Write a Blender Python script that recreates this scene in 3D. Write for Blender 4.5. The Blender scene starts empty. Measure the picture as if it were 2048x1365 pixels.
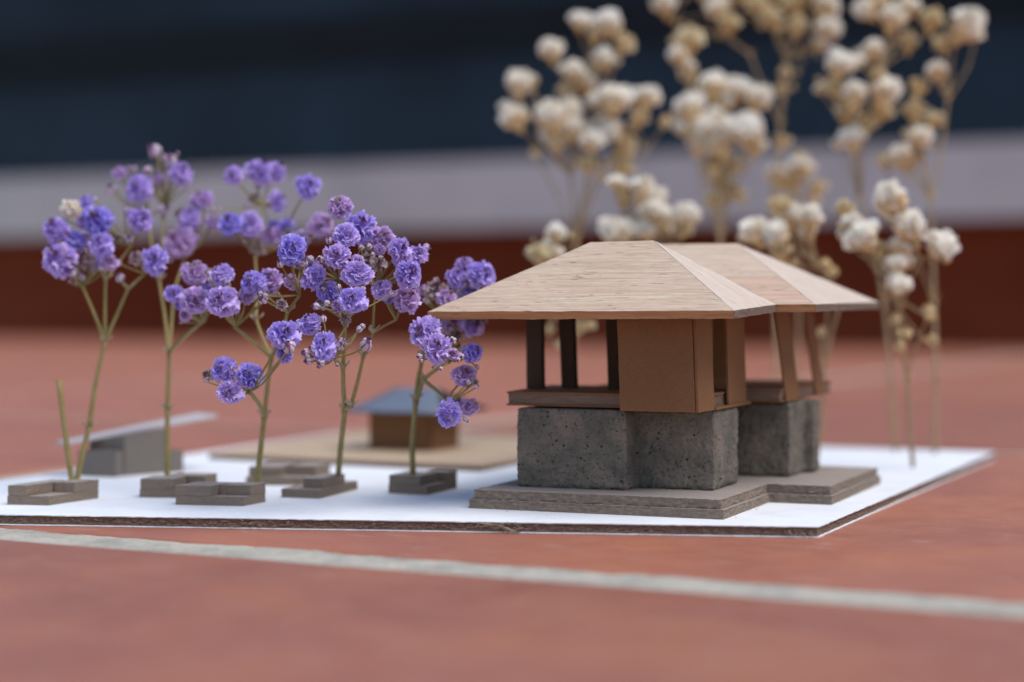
import bpy, math, random
from mathutils import Vector, noise, Matrix
R = math.radians
S = 0.001                      # everything below is written in millimetres
scn = bpy.context.scene
col = scn.collection
random.seed(7)

# ------------------------------------------------------------------ camera
F = 3833.0                     # focal length in photo pixels (2048 wide)
CZ = 45.9                      # lens height above the tiles, mm
HY = 600.0                     # horizon row of the photograph
FOCUS = 389.0
cam = bpy.data.cameras.new('camera'); camo = bpy.data.objects.new('camera', cam); col.objects.link(camo)
camo.location = (0, 0, CZ * S); camo.rotation_euler = (R(90), 0, 0)
cam.sensor_width = 36; cam.lens = 36 * F / 2048
cam.shift_y = -(682.5 - HY) / 2048
cam.clip_start = 0.01; cam.clip_end = 100
cam.dof.use_dof = True; cam.dof.focus_distance = FOCUS * S; cam.dof.aperture_fstop = 7.6
cam.dof.aperture_blades = 7
scn.camera = camo

# ------------------------------------------------------------------ light
SUN_EL, SUN_AZ = 62, 120
w = bpy.data.worlds.new('World'); scn.world = w; w.use_nodes = True
nt = w.node_tree; bg = nt.nodes['Background']
sky = nt.nodes.new('ShaderNodeTexSky'); sky.sky_type = 'NISHITA'; sky.sun_disc = False
sky.sun_elevation = R(SUN_EL); sky.sun_rotation = R(SUN_AZ)
sky.air_density = 1.0; sky.dust_density = 1.0; sky.ozone_density = 1.5
nt.links.new(sky.outputs[0], bg.inputs[0]); bg.inputs[1].default_value = 0.085
sl = bpy.data.lights.new('sun', 'SUN'); so = bpy.data.objects.new('sun', sl); col.objects.link(so)
sl.energy = 1.3; sl.angle = R(45); sl.color = (1, .965, .92)
sd = Vector((math.sin(R(SUN_AZ)) * math.cos(R(SUN_EL)), math.cos(R(SUN_AZ)) * math.cos(R(SUN_EL)), math.sin(R(SUN_EL))))
so.rotation_euler = sd.to_track_quat('Z', 'Y').to_euler(); so.location = (0, 0, 3)
scn.view_settings.view_transform = 'Standard'; scn.view_settings.look = 'None'
scn.view_settings.exposure = 1.07; scn.view_settings.gamma = 1
scn.cycles.max_bounces = 8

# ------------------------------------------------------------------ helpers
def gpt(px, py, h=0.0):
    """pixel of the photograph -> point on the level at height h (mm)"""
    d = (CZ - h) * F / (py - HY)
    return ((px - 1024) / F * d, d)
def spt(px, py, d):
    return Vector(((px - 1024) / F * d, d, CZ - (py - HY) * d / F))

def empty(name, label=None, cat=None, loc=(0, 0, 0), rz=0, group=None):
    o = bpy.data.objects.new(name, None); col.objects.link(o)
    o.location = [c * S for c in loc]; o.rotation_euler.z = rz; o.empty_display_size = .01
    if label: o['label'] = label
    if cat: o['category'] = cat
    if group: o['group'] = group
    return o

class MB:
    def __init__(s): s.v = []; s.f = []; s.mi = []; s.att = []
    def add(s, vs, fs, mi=0, att=None):
        b = len(s.v); s.v += [tuple(x) for x in vs]; s.f += [tuple(i + b for i in f) for f in fs]
        s.mi += [mi] * len(fs); s.att += (att if att else [0.0] * len(vs))
    def mesh(s, name, mats, smooth=False):
        me = bpy.data.meshes.new(name)
        me.from_pydata([(x * S, y * S, z * S) for x, y, z in s.v], [], s.f)
        for m in (mats if isinstance(mats, (list, tuple)) else [mats]): me.materials.append(m)
        me.polygons.foreach_set('material_index', s.mi)
        if smooth: me.polygons.foreach_set('use_smooth', [True] * len(me.polygons))
        if any(s.att):
            a = me.attributes.new('tip', 'FLOAT', 'POINT'); a.data.foreach_set('value', s.att)
        me.update(); return me
    def build(s, name, mats, parent=None, smooth=False, **k):
        return place(s.mesh(name, mats, smooth), name, parent, **k)

def place(me, name, parent=None, loc=(0, 0, 0), rot=None, scale=None, label=None):
    o = bpy.data.objects.new(name, me); col.objects.link(o)
    o.location = [c * S for c in loc]
    if rot is not None: o.rotation_euler = rot
    if scale is not None: o.scale = (scale,) * 3 if isinstance(scale, (int, float)) else scale
    if parent: o.parent = parent
    if label: o['label'] = label
    return o

def resample(poly, step, rnd=0.0, nr=4):
    """closed polygon -> list of (point, outward normal); corners rounded by rnd"""
    n = len(poly); pts = []
    area = sum(poly[i][0] * poly[(i + 1) % n][1] - poly[(i + 1) % n][0] * poly[i][1] for i in range(n))
    if area < 0: poly = poly[::-1]
    P = [Vector(p) for p in poly]; out = []
    if rnd > 0:
        Q = []
        for i in range(n):
            a = (P[i - 1] - P[i]); b = (P[(i + 1) % n] - P[i]); la, lb = a.length, b.length
            r = min(rnd, la * .4, lb * .4); a.normalize(); b.normalize()
            p0 = P[i] + a * r; p2 = P[i] + b * r
            for k in range(nr + 1):
                t = k / nr; Q.append(p0 * (1 - t) ** 2 + P[i] * 2 * t * (1 - t) + p2 * t * t)
        P = Q
    n = len(P)
    for i in range(n):
        a, b = P[i], P[(i + 1) % n]; L = (b - a).length
        k = max(1, int(round(L / step)))
        for j in range(k): out.append(a.lerp(b, j / k))
    m = len(out); res = []
    for i in range(m):
        t = out[(i + 1) % m] - out[i - 1]; t.normalize()
        res.append((out[i], Vector((t.y, -t.x))))
    return res

def prism(mb, poly, z0, z1, step=1.0, amp=0.0, freq=.8, nz=1, rag=0.0, rnd=0.0, seed=0, lip=0.0, ztilt=None, bot=True):
    """upright slab of polygon outline; side faces roughened, upper rim ragged"""
    ps = resample(poly, step, rnd); m = len(ps); vs = []
    for k in range(nz + 1):
        t = k / nz
        for p, nn in ps:
            z = z0 + (z1 - z0) * t
            q = Vector((p.x * freq, p.y * freq, z * freq * 2.2 + seed * 13.7))
            a = noise.fractal(q, 1.0, 2.0, 3) * amp
            if k == nz: a += lip * (.5 + noise.noise(q * 1.7)); z += noise.noise(q * 2.3) * rag
            if k == 0: z += noise.noise(q * 1.9) * rag * .3
            if ztilt: z += ztilt(p.x, p.y)
            vs.append((p.x + nn.x * a, p.y + nn.y * a, z))
    fs = []
    for k in range(nz):
        for i in range(m):
            j = (i + 1) % m
            fs.append((k * m + i, k * m + j, (k + 1) * m + j, (k + 1) * m + i))
    fs.append(tuple(nz * m + i for i in range(m)))
    if bot: fs.append(tuple(reversed(range(m))))
    mb.add(vs, fs)

def slab3(mb, top, th, off=None):
    """slab from an ordered 3-D outline, thickness th straight down"""
    n = len(top); vs = [tuple(p) for p in top] + [(p[0], p[1], p[2] - th) for p in top]
    fs = [tuple(range(n)), tuple(reversed(range(n, 2 * n)))] + [(n + i, n + (i + 1) % n, (i + 1) % n, i) for i in range(n)]
    mb.add(vs, fs)

def tube(mb, pts, rads, sides=8, mi=0):
    P = [Vector(p) for p in pts]; n = len(P); vs = []; prev = None
    for i in range(n):
        t = (P[min(i + 1, n - 1)] - P[max(i - 1, 0)])
        if t.length < 1e-6: t = Vector((0, 0, 1))
        t.normalize()
        if prev is None: prev = t.orthogonal().normalized()
        a = (prev - t * prev.dot(t)); a.normalize(); prev = a; b = t.cross(a)
        for k in range(sides):
            an = 2 * math.pi * k / sides
            vs.append(P[i] + (a * math.cos(an) + b * math.sin(an)) * rads[i])
    fs = []
    for i in range(n - 1):
        for k in range(sides):
            j = (k + 1) % sides
            fs.append((i * sides + k, i * sides + j, (i + 1) * sides + j, (i + 1) * sides + k))
    fs.append(tuple(reversed(range(sides)))); fs.append(tuple((n - 1) * sides + k for k in range(sides)))
    mb.add(vs, fs, mi)

def smooth_path(P, k=5):
    P = [Vector(p) for p in P]
    if len(P) < 3: return [P[0].lerp(P[-1], i / k) for i in range(k + 1)]
    out = []
    Q = [P[0] * 2 - P[1]] + P + [P[-1] * 2 - P[-2]]
    for i in range(1, len(Q) - 2):
        for j in range(k):
            t = j / k; p0, p1, p2, p3 = Q[i - 1], Q[i], Q[i + 1], Q[i + 2]
            out.append(.5 * ((2 * p1) + (p2 - p0) * t + (2 * p0 - 5 * p1 + 4 * p2 - p3) * t * t + (3 * p1 - p0 - 3 * p2 + p3) * t ** 3))
    out.append(P[-1]); return out

# ------------------------------------------------------------------ materials
class NT:
    def __init__(s, name, rough=.8, spec=.3):
        s.m = bpy.data.materials.new(name); s.m.use_nodes = True; s.t = s.m.node_tree
        s.b = s.t.nodes['Principled BSDF']; s.b.inputs['Roughness'].default_value = rough
        s.b.inputs['Specular IOR Level'].default_value = spec
        s.tc = s.t.nodes.new('ShaderNodeTexCoord')
    def n(s, typ, **k):
        x = s.t.nodes.new(typ)
        for a, b in k.items(): setattr(x, a, b)
        return x
    def l(s, a, b): s.t.links.new(a, b)
    def coord(s, scale=(1, 1, 1), rot=(0, 0, 0), out='Object'):
        mp = s.n('ShaderNodeMapping'); mp.inputs['Scale'].default_value = [c * 1000 for c in scale] if out == 'Object' else scale
        mp.inputs['Rotation'].default_value = rot
        s.l(s.tc.outputs[out], mp.inputs[0]); return mp.outputs[0]
    def noise(s, vec, scale, detail=4, rough=.55, dist=0):
        x = s.n('ShaderNodeTexNoise'); x.inputs['Scale'].default_value = scale; x.inputs['Detail'].default_value = detail
        x.inputs['Roughness'].default_value = rough; x.inputs['Distortion'].default_value = dist
        s.l(vec, x.inputs['Vector']); return x.outputs['Fac']
    def ramp(s, fac, stops):
        x = s.n('ShaderNodeValToRGB'); e = x.color_ramp.elements
        while len(e) < len(stops): e.new(.5)
        for i, (p, c) in enumerate(stops):
            e[i].position = p; e[i].color = (*c, 1) if isinstance(c, (tuple, list)) else (c, c, c, 1)
        s.l(fac, x.inputs[0]); return x.outputs[0]
    def mix(s, fac, a, b, mode='MIX'):
        x = s.n('ShaderNodeMix', data_type='RGBA', blend_type=mode)
        for sock, v in ((x.inputs[0], fac), (x.inputs[6], a), (x.inputs[7], b)):
            if hasattr(v, 'is_output'): s.l(v, sock)
            elif isinstance(v, (tuple, list)): sock.default_value = (*v, 1)
            else: sock.default_value = v
        return x.outputs[2]
    def color(s, c):
        if hasattr(c, 'is_output'): s.l(c, s.b.inputs['Base Color'])
        else: s.b.inputs['Base Color'].default_value = (*c, 1)
    def bump(s, h, dist_mm=.1, strength=1.0):
        x = s.n('ShaderNodeBump'); x.inputs['Distance'].default_value = dist_mm * S; x.inputs['Strength'].default_value = strength
        s.l(h, x.inputs['Height']); s.l(x.outputs[0], s.b.inputs['Normal'])
    def rough(s, v): s.l(v, s.b.inputs['Roughness'])

def m_tile():
    t = NT('terracotta', .4, .4)
    oi = t.n('ShaderNodeObjectInfo')
    v = t.n('ShaderNodeVectorMath', operation='ADD'); t.l(t.coord(), v.inputs[0])
    cb = t.n('ShaderNodeCombineXYZ'); mu = t.n('ShaderNodeMath', operation='MULTIPLY'); mu.inputs[1].default_value = 900
    t.l(oi.outputs['Random'], mu.inputs[0]); t.l(mu.outputs[0], cb.inputs[0]); t.l(cb.outputs[0], v.inputs[1])
    V = v.outputs[0]
    big = t.noise(V, .028, 4, .6, .4); mid = t.noise(V, .14, 5, .6); fine = t.noise(V, 2.2, 5, .7)
    c = t.ramp(big, [(.3, (.305, .105, .062)), (.5, (.365, .127, .070)), (.72, (.43, .153, .073))])
    c = t.mix(t.ramp(mid, [(.42, 0), (.72, .45)]), c, (.345, .157, .118))
    c = t.mix(t.ramp(fine, [(.3, .22), (.6, 0)]), c, (.22, .075, .05))
    # pale dried mortar smears and scratches
    sm = t.noise(t.coord((.16, .9, 1), (0, 0, R(12))), .5, 6, .75, .6)
    gate = t.noise(V, .035, 2, .5)
    g = t.mix(1.0, t.ramp(sm, [(.58, 0), (.68, .6)]), t.ramp(gate, [(.44, 0), (.58, 1)]), 'MULTIPLY')
    c = t.mix(g, c, (.52, .44, .40))
    gr = t.noise(V, 5, 3, .8); c = t.mix(t.ramp(gr, [(.66, 0), (.74, .55)]), c, (.55, .38, .32))
    hs = t.n('ShaderNodeHueSaturation'); vr = t.n('ShaderNodeMapRange'); vr.inputs['To Min'].default_value = .9; vr.inputs['To Max'].default_value = 1.1
    t.l(oi.outputs['Random'], vr.inputs[0]); t.l(vr.outputs[0], hs.inputs['Value']); t.l(c, hs.inputs['Color'])
    t.color(hs.outputs[0])
    t.rough(t.ramp(mid, [(.3, .42), (.7, .62)]))
    t.bump(t.mix(.5, fine, t.noise(V, .5, 3)), .05)
    return t.m
def m_grout():
    t = NT('grout', .95, .2); V = t.coord()
    a = t.noise(V, .12, 5, .65); f = t.noise(V, 1.1, 6, .75)
    c = t.ramp(a, [(.35, (.40, .375, .315)), (.55, (.57, .525, .43)), (.7, (.66, .56, .41))])
    c = t.mix(t.ramp(f, [(.32, .75), (.52, 0)]), c, (.22, .215, .20)); t.color(c); t.bump(f, .5); return t.m
def m_core(name, c0, c1, c2):
    """grey-board edge: fibrous, with fine horizontal plies"""
    t = NT(name, .95, .1); V = t.coord((.35, .35, 5)); W = t.coord()
    a = t.noise(V, .8, 5, .65, .3); f = t.noise(W, 6, 4, .7); g = t.noise(W, .25, 3)
    c = t.ramp(a, [(.25, c0), (.52, c1), (.8, c2)])
    c = t.mix(t.ramp(f, [(.35, .4), (.55, 0)]), c, tuple(x * .5 for x in c0))
    c = t.mix(t.ramp(f, [(.62, 0), (.75, .4)]), c, tuple(min(1, x * 1.5) for x in c2))
    t.color(c); t.bump(f, .10); return t.m
def m_flat(name, c, c2, rough=.85, sc=3, b=.04, spec=.2):
    t = NT(name, rough, spec); V = t.coord(); f = t.noise(V, sc, 5, .7)
    t.color(t.ramp(f, [(.3, c2), (.6, c)])); t.bump(f, b); return t.m
def m_kraft():
    t = NT('kraft_card', .75, .25); V = t.coord((1, 1, 1)); X = t.coord((.5, .5, 2.2))
    f = t.noise(V, 3.0, 5, .85); g = t.noise(X, 1.4, 5, .7, .5); b = t.noise(V, .12, 3)
    c = t.ramp(g, [(.1, (.175, .078, .030)), (.55, (.222, .102, .041)), (.95, (.275, .136, .06))])
    c = t.mix(t.ramp(f, [(.34, .5), (.5, 0)]), c, (.12, .052, .024))
    c = t.mix(t.ramp(f, [(.66, 0), (.74, .35)]), c, (.55, .42, .3))
    c = t.mix(t.ramp(b, [(.35, .15), (.65, 0)]), c, (.14, .06, .03))
    t.color(c); t.bump(f, .03); return t.m
def m_wood(name, ax, tone=(1, 1, 1)):
    t = NT(name, .62, .3)
    sc = (.035, 1.3, 1.3) if ax == 'x' else (.035, 1.5, .035)
    sp = (.28, 3.2, 3.2) if ax == 'x' else (.28, 3.2, .28)
    T = lambda c: tuple(a * b for a, b in zip(c, tone))
    V = t.coord(sc); a = t.noise(V, 1.35, 5, .6, .25); st = t.noise(t.coord(tuple(c * .3 for c in sc)), .8, 2)
    fi = t.noise(t.coord(tuple(c * 3.5 for c in sc)), 1.3, 3, .7)
    c = t.ramp(a, [(.28, T((.47, .33, .225))), (.5, T((.625, .485, .35))), (.72, T((.73, .60, .455)))])
    c = t.mix(t.ramp(st, [(.4, .45), (.62, 0)]), c, T((.64, .45, .33)))
    c = t.mix(t.ramp(fi, [(.38, .6), (.53, 0)]), c, T((.38, .25, .175)))
    # short dark vessels scattered in clusters
    po = t.noise(t.coord(sp), .85, 2, .5); gate = t.noise(t.coord(), .16, 3)
    pg = t.mix(1.0, t.ramp(po, [(.655, 0), (.70, 1)]), t.ramp(gate, [(.40, .2), (.55, 1)]), 'MULTIPLY')
    c = t.mix(pg, c, (.16, .09, .055))
    t.color(c)
    h = t.mix(pg, t.mix(.5, fi, a), (0, 0, 0)); t.bump(h, .07); return t.m
def m_endgrain():
    t = NT('end_grain', .9, .1); V = t.coord((1, 1, 1)); f = t.noise(V, 3.2, 5, .85)
    t.color(t.ramp(f, [(.38, (.04, .025, .018)), (.5, (.16, .11, .08)), (.64, (.38, .30, .24))])); t.bump(f, .12); return t.m
def m_concrete():
    t = NT('concrete', .95, .15); V = t.coord()
    b = t.noise(V, .16, 4, .6); f = t.noise(V, 1.8, 6, .8); g = t.noise(V, 6, 3, .8)
    c = t.ramp(b, [(.35, (.140, .124, .098)), (.5, (.185, .156, .122)), (.66, (.25, .195, .150))])
    c = t.mix(t.ramp(f, [(.36, .6), (.5, 0)]), c, (.07, .07, .063))
    c = t.mix(t.ramp(f, [(.58, 0), (.72, .35)]), c, (.33, .31, .26))
    vo = t.n('ShaderNodeTexVoronoi'); vo.inputs['Scale'].default_value = 1.5; t.l(V, vo.inputs['Vector'])
    gate = t.noise(V, .5, 3)
    pit = t.mix(1.0, t.ramp(vo.outputs['Distance'], [(.17, 1), (.27, 0)]), t.ramp(gate, [(.45, 0), (.56, 1)]), 'MULTIPLY')
    vo2 = t.n('ShaderNodeTexVoronoi'); vo2.inputs['Scale'].default_value = .62; t.l(V, vo2.inputs['Vector'])
    pit2 = t.mix(1.0, t.ramp(vo2.outputs['Distance'], [(.13, 1), (.2, 0)]), t.ramp(t.noise(V, .33, 2), [(.45, 0), (.55, 1)]), 'MULTIPLY')
    pit = t.mix(1.0, pit, pit2, 'LIGHTEN')
    c = t.mix(pit, c, (.022, .02, .017)); t.color(c)
    t.bump(t.mix(pit, t.mix(.35, f, g), (0, 0, 0)), .22); return t.m
def m_petal(name, base, tip, base2, tip2, trans=.3):
    t = NT(name, .7, .15)
    at = t.n('ShaderNodeAttribute', attribute_name='tip'); oi = t.n('ShaderNodeObjectInfo')
    f = t.noise(t.coord(), 1.6, 3, .6)
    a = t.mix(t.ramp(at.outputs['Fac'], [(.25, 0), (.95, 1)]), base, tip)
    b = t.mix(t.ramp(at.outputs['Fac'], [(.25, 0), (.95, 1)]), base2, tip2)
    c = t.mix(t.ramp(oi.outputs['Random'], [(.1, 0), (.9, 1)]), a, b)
    c = t.mix(t.ramp(f, [(.42, 0), (.66, .45)]), c, tuple(min(1, x * 1.35) for x in tip2))
    t.color(c)
    tr = t.n('ShaderNodeBsdfTranslucent'); t.l(c, tr.inputs[0]); ms = t.n('ShaderNodeMixShader'); ms.inputs[0].default_value = trans
    t.l(t.b.outputs[0], ms.inputs[1]); t.l(tr.outputs[0], ms.inputs[2])
    t.l(ms.outputs[0], t.t.nodes['Material Output'].inputs[0]); return t.m

M = dict(
    tile=m_tile(), grout=m_grout(), concrete=m_concrete(), kraft=m_kraft(),
    core=m_core('greyboard_core', (.165, .105, .075), (.215, .142, .104), (.28, .195, .148)),
    core2=m_core('greyboard_edge', (.205, .152, .115), (.245, .187, .145), (.30, .24, .19)),
    greytop=m_flat('greyboard_face', (.34, .285, .245), (.275, .23, .195), .9, 1.5),
    darkgrey=m_flat('grey_card', (.20, .168, .142), (.16, .135, .115), .9, 1.5),
    shadecard=m_flat('card_painted_shade', (.075, .045, .03), (.05, .03, .02), .85, 3),  # card of the posts, with the shade under the roof put into its colour
    paper=m_flat('white_paper', (.80, .81, .82), (.71, .72, .735), .8, .07, .02),
    woodx=m_wood('balsa_long', 'x'), woody=m_wood('balsa_cross', 'y', (1.02, 1.10, 1.22)),
    woodx2=m_wood('balsa_tinted', 'x', (.98, .90, .88)), woodedge=m_wood('balsa_edge', 'x', (.66, .39, .22)), ply=m_wood('thin_ply', 'x', (.86, .84, .76)), endg=m_endgrain(),
    slate=m_flat('slate_paper', (.14, .165, .21), (.115, .135, .175), .55, .3, .03, .4),
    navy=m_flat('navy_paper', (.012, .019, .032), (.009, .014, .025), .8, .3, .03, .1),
    greypaper=m_flat('pale_card', (.52, .48, .48), (.46, .42, .42), .8, 1),
    stem=m_flat('green_stem', (.31, .24, .085), (.21, .17, .06), .6, .25, .05, .3),
    drystem=m_flat('straw_stem', (.40, .28, .15), (.25, .165, .085), .7, .25, .05, .3),
    calyx=m_flat('dry_calyx', (.42, .34, .24), (.30, .21, .15), .8, 1.2, .1),
    drycalyx=m_flat('straw_calyx', (.64, .43, .20), (.48, .30, .13), .8, 1.0, .1),
    violet=m_petal('violet_petal', (.25, .165, .64), (.60, .50, .97), (.33, .20, .58), (.72, .56, .94)),
    blue=m_petal('blue_petal', (.17, .12, .56), (.49, .42, .95), (.21, .14, .56), (.56, .46, .95)),
    pink=m_petal('mauve_petal', (.30, .16, .42), (.66, .50, .86), (.36, .18, .38), (.74, .54, .84)),
    tan=m_petal('withered_petal', (.20, .13, .10), (.55, .44, .38), (.22, .13, .13), (.55, .42, .44)),
    stamen=m_flat('mauve_stamen', (.22, .09, .13), (.14, .05, .09), .7, 3, .05),
    cream=m_petal('cream_petal', (.86, .68, .43), (.96, .92, .83), (.82, .62, .38), (.96, .90, .78), .26),
    straw=m_petal('straw_petal', (.58, .39, .18), (.78, .62, .38), (.62, .42, .20), (.84, .72, .50), .18),
    budstripe=m_flat('bud_stripe', (.20, .08, .20), (.14, .06, .16), .7, 2, .05),
    budskin=m_flat('bud_skin', (.62, .50, .54), (.50, .37, .44), .7, 2, .08),
    redwall=m_flat('dark_red_render', (.160, .036, .015), (.105, .022, .009), .8, .006, .5, .05),
    coping=m_flat('grey_coping', (.47, .45, .455), (.38, .365, .375), .85, .006, .5),
    navywall=m_flat('navy_panel', (.0125, .025, .041), (.0045, .0095, .018), .5, .0028, .0, .2),  # broad paler patches in the colour imitate uneven reflections
    blackrail=m_flat('black_rail', (.007, .008, .012), (.005, .006, .009), .6, .01, .0, .15),
)

# ------------------------------------------------------------------ the setting: tiled terrace
TA = R(-27.5)
def rot2(p, a): return (p[0] * math.cos(a) - p[1] * math.sin(a), p[0] * math.sin(a) + p[1] * math.cos(a))
floor = empty('floor', loc=(0, 0, 0), rz=TA); floor['kind'] = 'structure'
mb = MB(); mb.add([(-3400, -900, -1.1), (3400, -900, -1.1), (3400, 1790, -1.1), (-3400, 1790, -1.1)], [(0, 1, 2, 3)])
# a finely worked strip of mortar where the near joint shows
gv = []; gf = []; nx, ny = 420, 12
for j in range(ny + 1):
    for i in range(nx + 1):
        x = -360 + i * 1.0; y = 289 - 11 + j * 22 / ny
        h = -.45 + .28 * noise.fractal(Vector((x * .12, y * .12, 3)), 1, 2, 4) - .35 * abs((j / ny) - .5)
        gv.append((x, y, min(h, -.02)))
for j in range(ny):
    for i in range(nx):
        a = j * (nx + 1) + i; gf.append((a, a + 1, a + nx + 2, a + nx + 1))
mb2 = MB(); mb2.add(gv, gf)
g = mb.build('mortar_bed', M['grout'], floor); g2 = mb2.build('mortar_joint', M['grout'], floor, smooth=True)
def tile_mesh(seed, fine):
    mb = MB(); h = 139.7; g = 146.2; ps = resample([(-g, -h), (g, -h), (g, h), (-g, h)], 2.5 if fine else 30, 3.5); m = len(ps); vs = []
    prof = [(0, -7), (0, -1.6), (.35, -.6), (1.1, -.12), (2.4, 0)]
    for ins, z in prof:
        for p, nn in ps:
            wv = noise.fractal(Vector((p.x * .035, p.y * .035, seed * 9.1)), 1, 2, 4) * .7 - .1
            if not fine: wv = 0
            q = p - nn * ins + nn * wv; vs.append((q.x, q.y, z))
    fs = []
    for k in range(len(prof) - 1):
        for i in range(m):
            j = (i + 1) % m; fs.append((k * m + i, k * m + j, (k + 1) * m + j, (k + 1) * m + i))
    fs.append(tuple((len(prof) - 1) * m + i for i in range(m))); mb.add(vs, fs)
    return mb.mesh('tile', M['tile'], True)
tf = [tile_mesh(i, True) for i in range(3)]; tcse = tile_mesh(5, False)
U0, N0, PT, PU = -346, 289, 294, 308
for r in range(-3, 5):
    for c in range(-5, 6):
        cu = U0 + (c + .5) * PU; cn = N0 + (r + .5) * PT
        if cu > 1500 or cu < -1700: continue
        near = r in (-1, 0) and c in (-1, 0, 1)
        o = place(tf[(r + c) % 3] if near else tcse, 'tile', floor, loc=(cu, cn, random.uniform(-.05, 0)),
                  rot=(0, 0, random.choice((0, 2)) * math.pi / 2 + random.uniform(-.002, .002)))
# background: low dark red wall, grey coping, navy panelling
rz = TA
wall = empty('low_wall', 'low dark red terrace wall under a thick grey coping, out of focus behind the flowers', 'wall', loc=rot2((0, 1770), TA) + (0,), rz=rz)
mb = MB(); prism(mb, [(-2600, 0), (2200, 0), (2200, 300), (-2600, 300)], -1, 120, 400); mb.build('wall_face', M['redwall'], wall)
mb = MB(); prism(mb, [(-2600, -28), (2200, -28), (2200, 420), (-2600, 420)], 120.5, 190, 400, rnd=3); mb.build('coping', M['coping'], wall)
pan = empty('panelled_screen', 'dark navy panelled screen with a black rail above the grey coping', 'screen', loc=rot2((0, 2010), TA) + (190.5,), rz=rz)
mb = MB(); prism(mb, [(-2600, 0), (2200, 0), (2200, 25), (-2600, 25)], 0, 150, 400); mb.build('lower_panel', M['navywall'], pan)
mb = MB(); prism(mb, [(-2600, -12), (2200, -12), (2200, 30), (-2600, 30)], 150.5, 205, 400); mb.build('rail', M['blackrail'], pan)
mb = MB(); prism(mb, [(-2600, 0), (2200, 0), (2200, 25), (-2600, 25)], 205.5, 420, 400); mb.build('upper_panel', M['navywall'], pan)

# ------------------------------------------------------------------ white model board
board = empty('model_board', 'white paper-faced model board with torn brown greyboard edge lying on the red tiles', 'board', loc=(0, 460, 0))
BP = [(59, 369), (139, 551), (-56.4, 630), (-151, 396)]
bp = [(x, y - 460) for x, y in BP]
def inset(poly, d): 
    c = (sum(p[0] for p in poly) / len(poly), sum(p[1] for p in poly) / len(poly)); out = []
    for p in poly:
        v = Vector((p[0] - c[0], p[1] - c[1])); L = v.length; v *= (L - d) / L; out.append((c[0] + v.x, c[1] + v.y))
    return out
mb = MB(); prism(mb, bp, .03, .28, .8, .10, .35, 1, .04); mb.build('bottom_paper', M['paper'], board)
mb = MB(); prism(mb, inset(bp, .5), .285, 2.0, .35, .38, 1.1, 6, .05, seed=2); mb.build('board_core', M['core'], board)
mb = MB(); prism(mb, bp, 2.005, 2.2, .5, .16, .5, 1, .03, lip=.1, seed=5); mb.build('top_paper', M['paper'], board)
# torn fibres along the front edge
mb = MB(); rr = random.Random(3)
A, B = Vector(bp[3]), Vector(bp[0])
def edge_pt(px):       # front edge where it crosses photo column px
    k = (px - 1024) / F
    t = (k * (A.y + 460) - A.x) / ((B.x - A.x) - k * (B.y - A.y)); return A.lerp(B, t)
def fibre(px, z, L, dirz, r=.07):
    e = edge_pt(px); p = Vector((e.x, e.y - .15, z)); pts = [p]
    d = Vector((rr.choice((-1, 1)) * rr.uniform(.5, 1), -rr.uniform(.05, .35), dirz)); 
    for i in range(4):
        p = p + d * L / 4; d = d + Vector((rr.uniform(-.3, .3), rr.uniform(-.15, .1), rr.uniform(-.3, .3))); pts.append(p)
    tube(mb, pts, [r, r * 1.1, r, r * .8, r * .4], 4)
for i in range(46): fibre(rr.gauss(1000, 26), rr.uniform(.4, 2.0), rr.uniform(.6, 2.0), rr.uniform(-.6, .2), rr.uniform(.04, .11))
for i in range(34): fibre(rr.gauss(480, 45), rr.uniform(.5, 1.7), rr.uniform(.4, 1.6), rr.uniform(-.4, .4), rr.uniform(.04, .1))
for i in range(26): fibre(rr.gauss(1605, 22), rr.uniform(.3, 1.6), rr.uniform(.3, 1.0), rr.uniform(-.5, .5), rr.uniform(.05, .14))
for i in range(70): fibre(rr.uniform(-20, 1600), rr.uniform(.4, 1.95), rr.uniform(.2, .8), rr.uniform(-.3, .3), .05)
# the long peeled flap that runs down from the paper to the lower edge
for s_ in range(5):
    pts = []
    for i in range(12):
        t = i / 11; e = edge_pt(955 + 75 * t + s_ * 3)
        pts.append((e.x, e.y - .28 - .1 * math.sin(t * 9 + s_), 2.0 - 1.75 * t ** 1.4 + rr.uniform(-.12, .12)))
    tube(mb, pts, [.1] * 11 + [.04], 5)
mb.build('torn_fibre', m_flat('pale_fibre', (.36, .27, .20), (.25, .18, .13), .95, 3, .1), board)['kind'] = 'stuff'

# ------------------------------------------------------------------ thin wooden plate under the pavilion
plate = empty('plywood_plate', 'thin beige wooden plate on the white board carrying the small blue-roofed pavilion', 'plate', loc=(-25, 540, 2.2))
pp = [(-83, 525), (-8, 487), (2.5, 511), (30, 577), (-50, 612)]
mb = MB(); prism(mb, [(x + 25, y - 540) for x, y in pp], 0.02, 1.25, 3, .05); mb.build('plate_core', M['core'], plate)
mb = MB(); prism(mb, [(x + 25, y - 540) for x, y in pp], 1.255, 1.75, 3, .05); mb.build('plate_top', M['ply'], plate)

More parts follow.
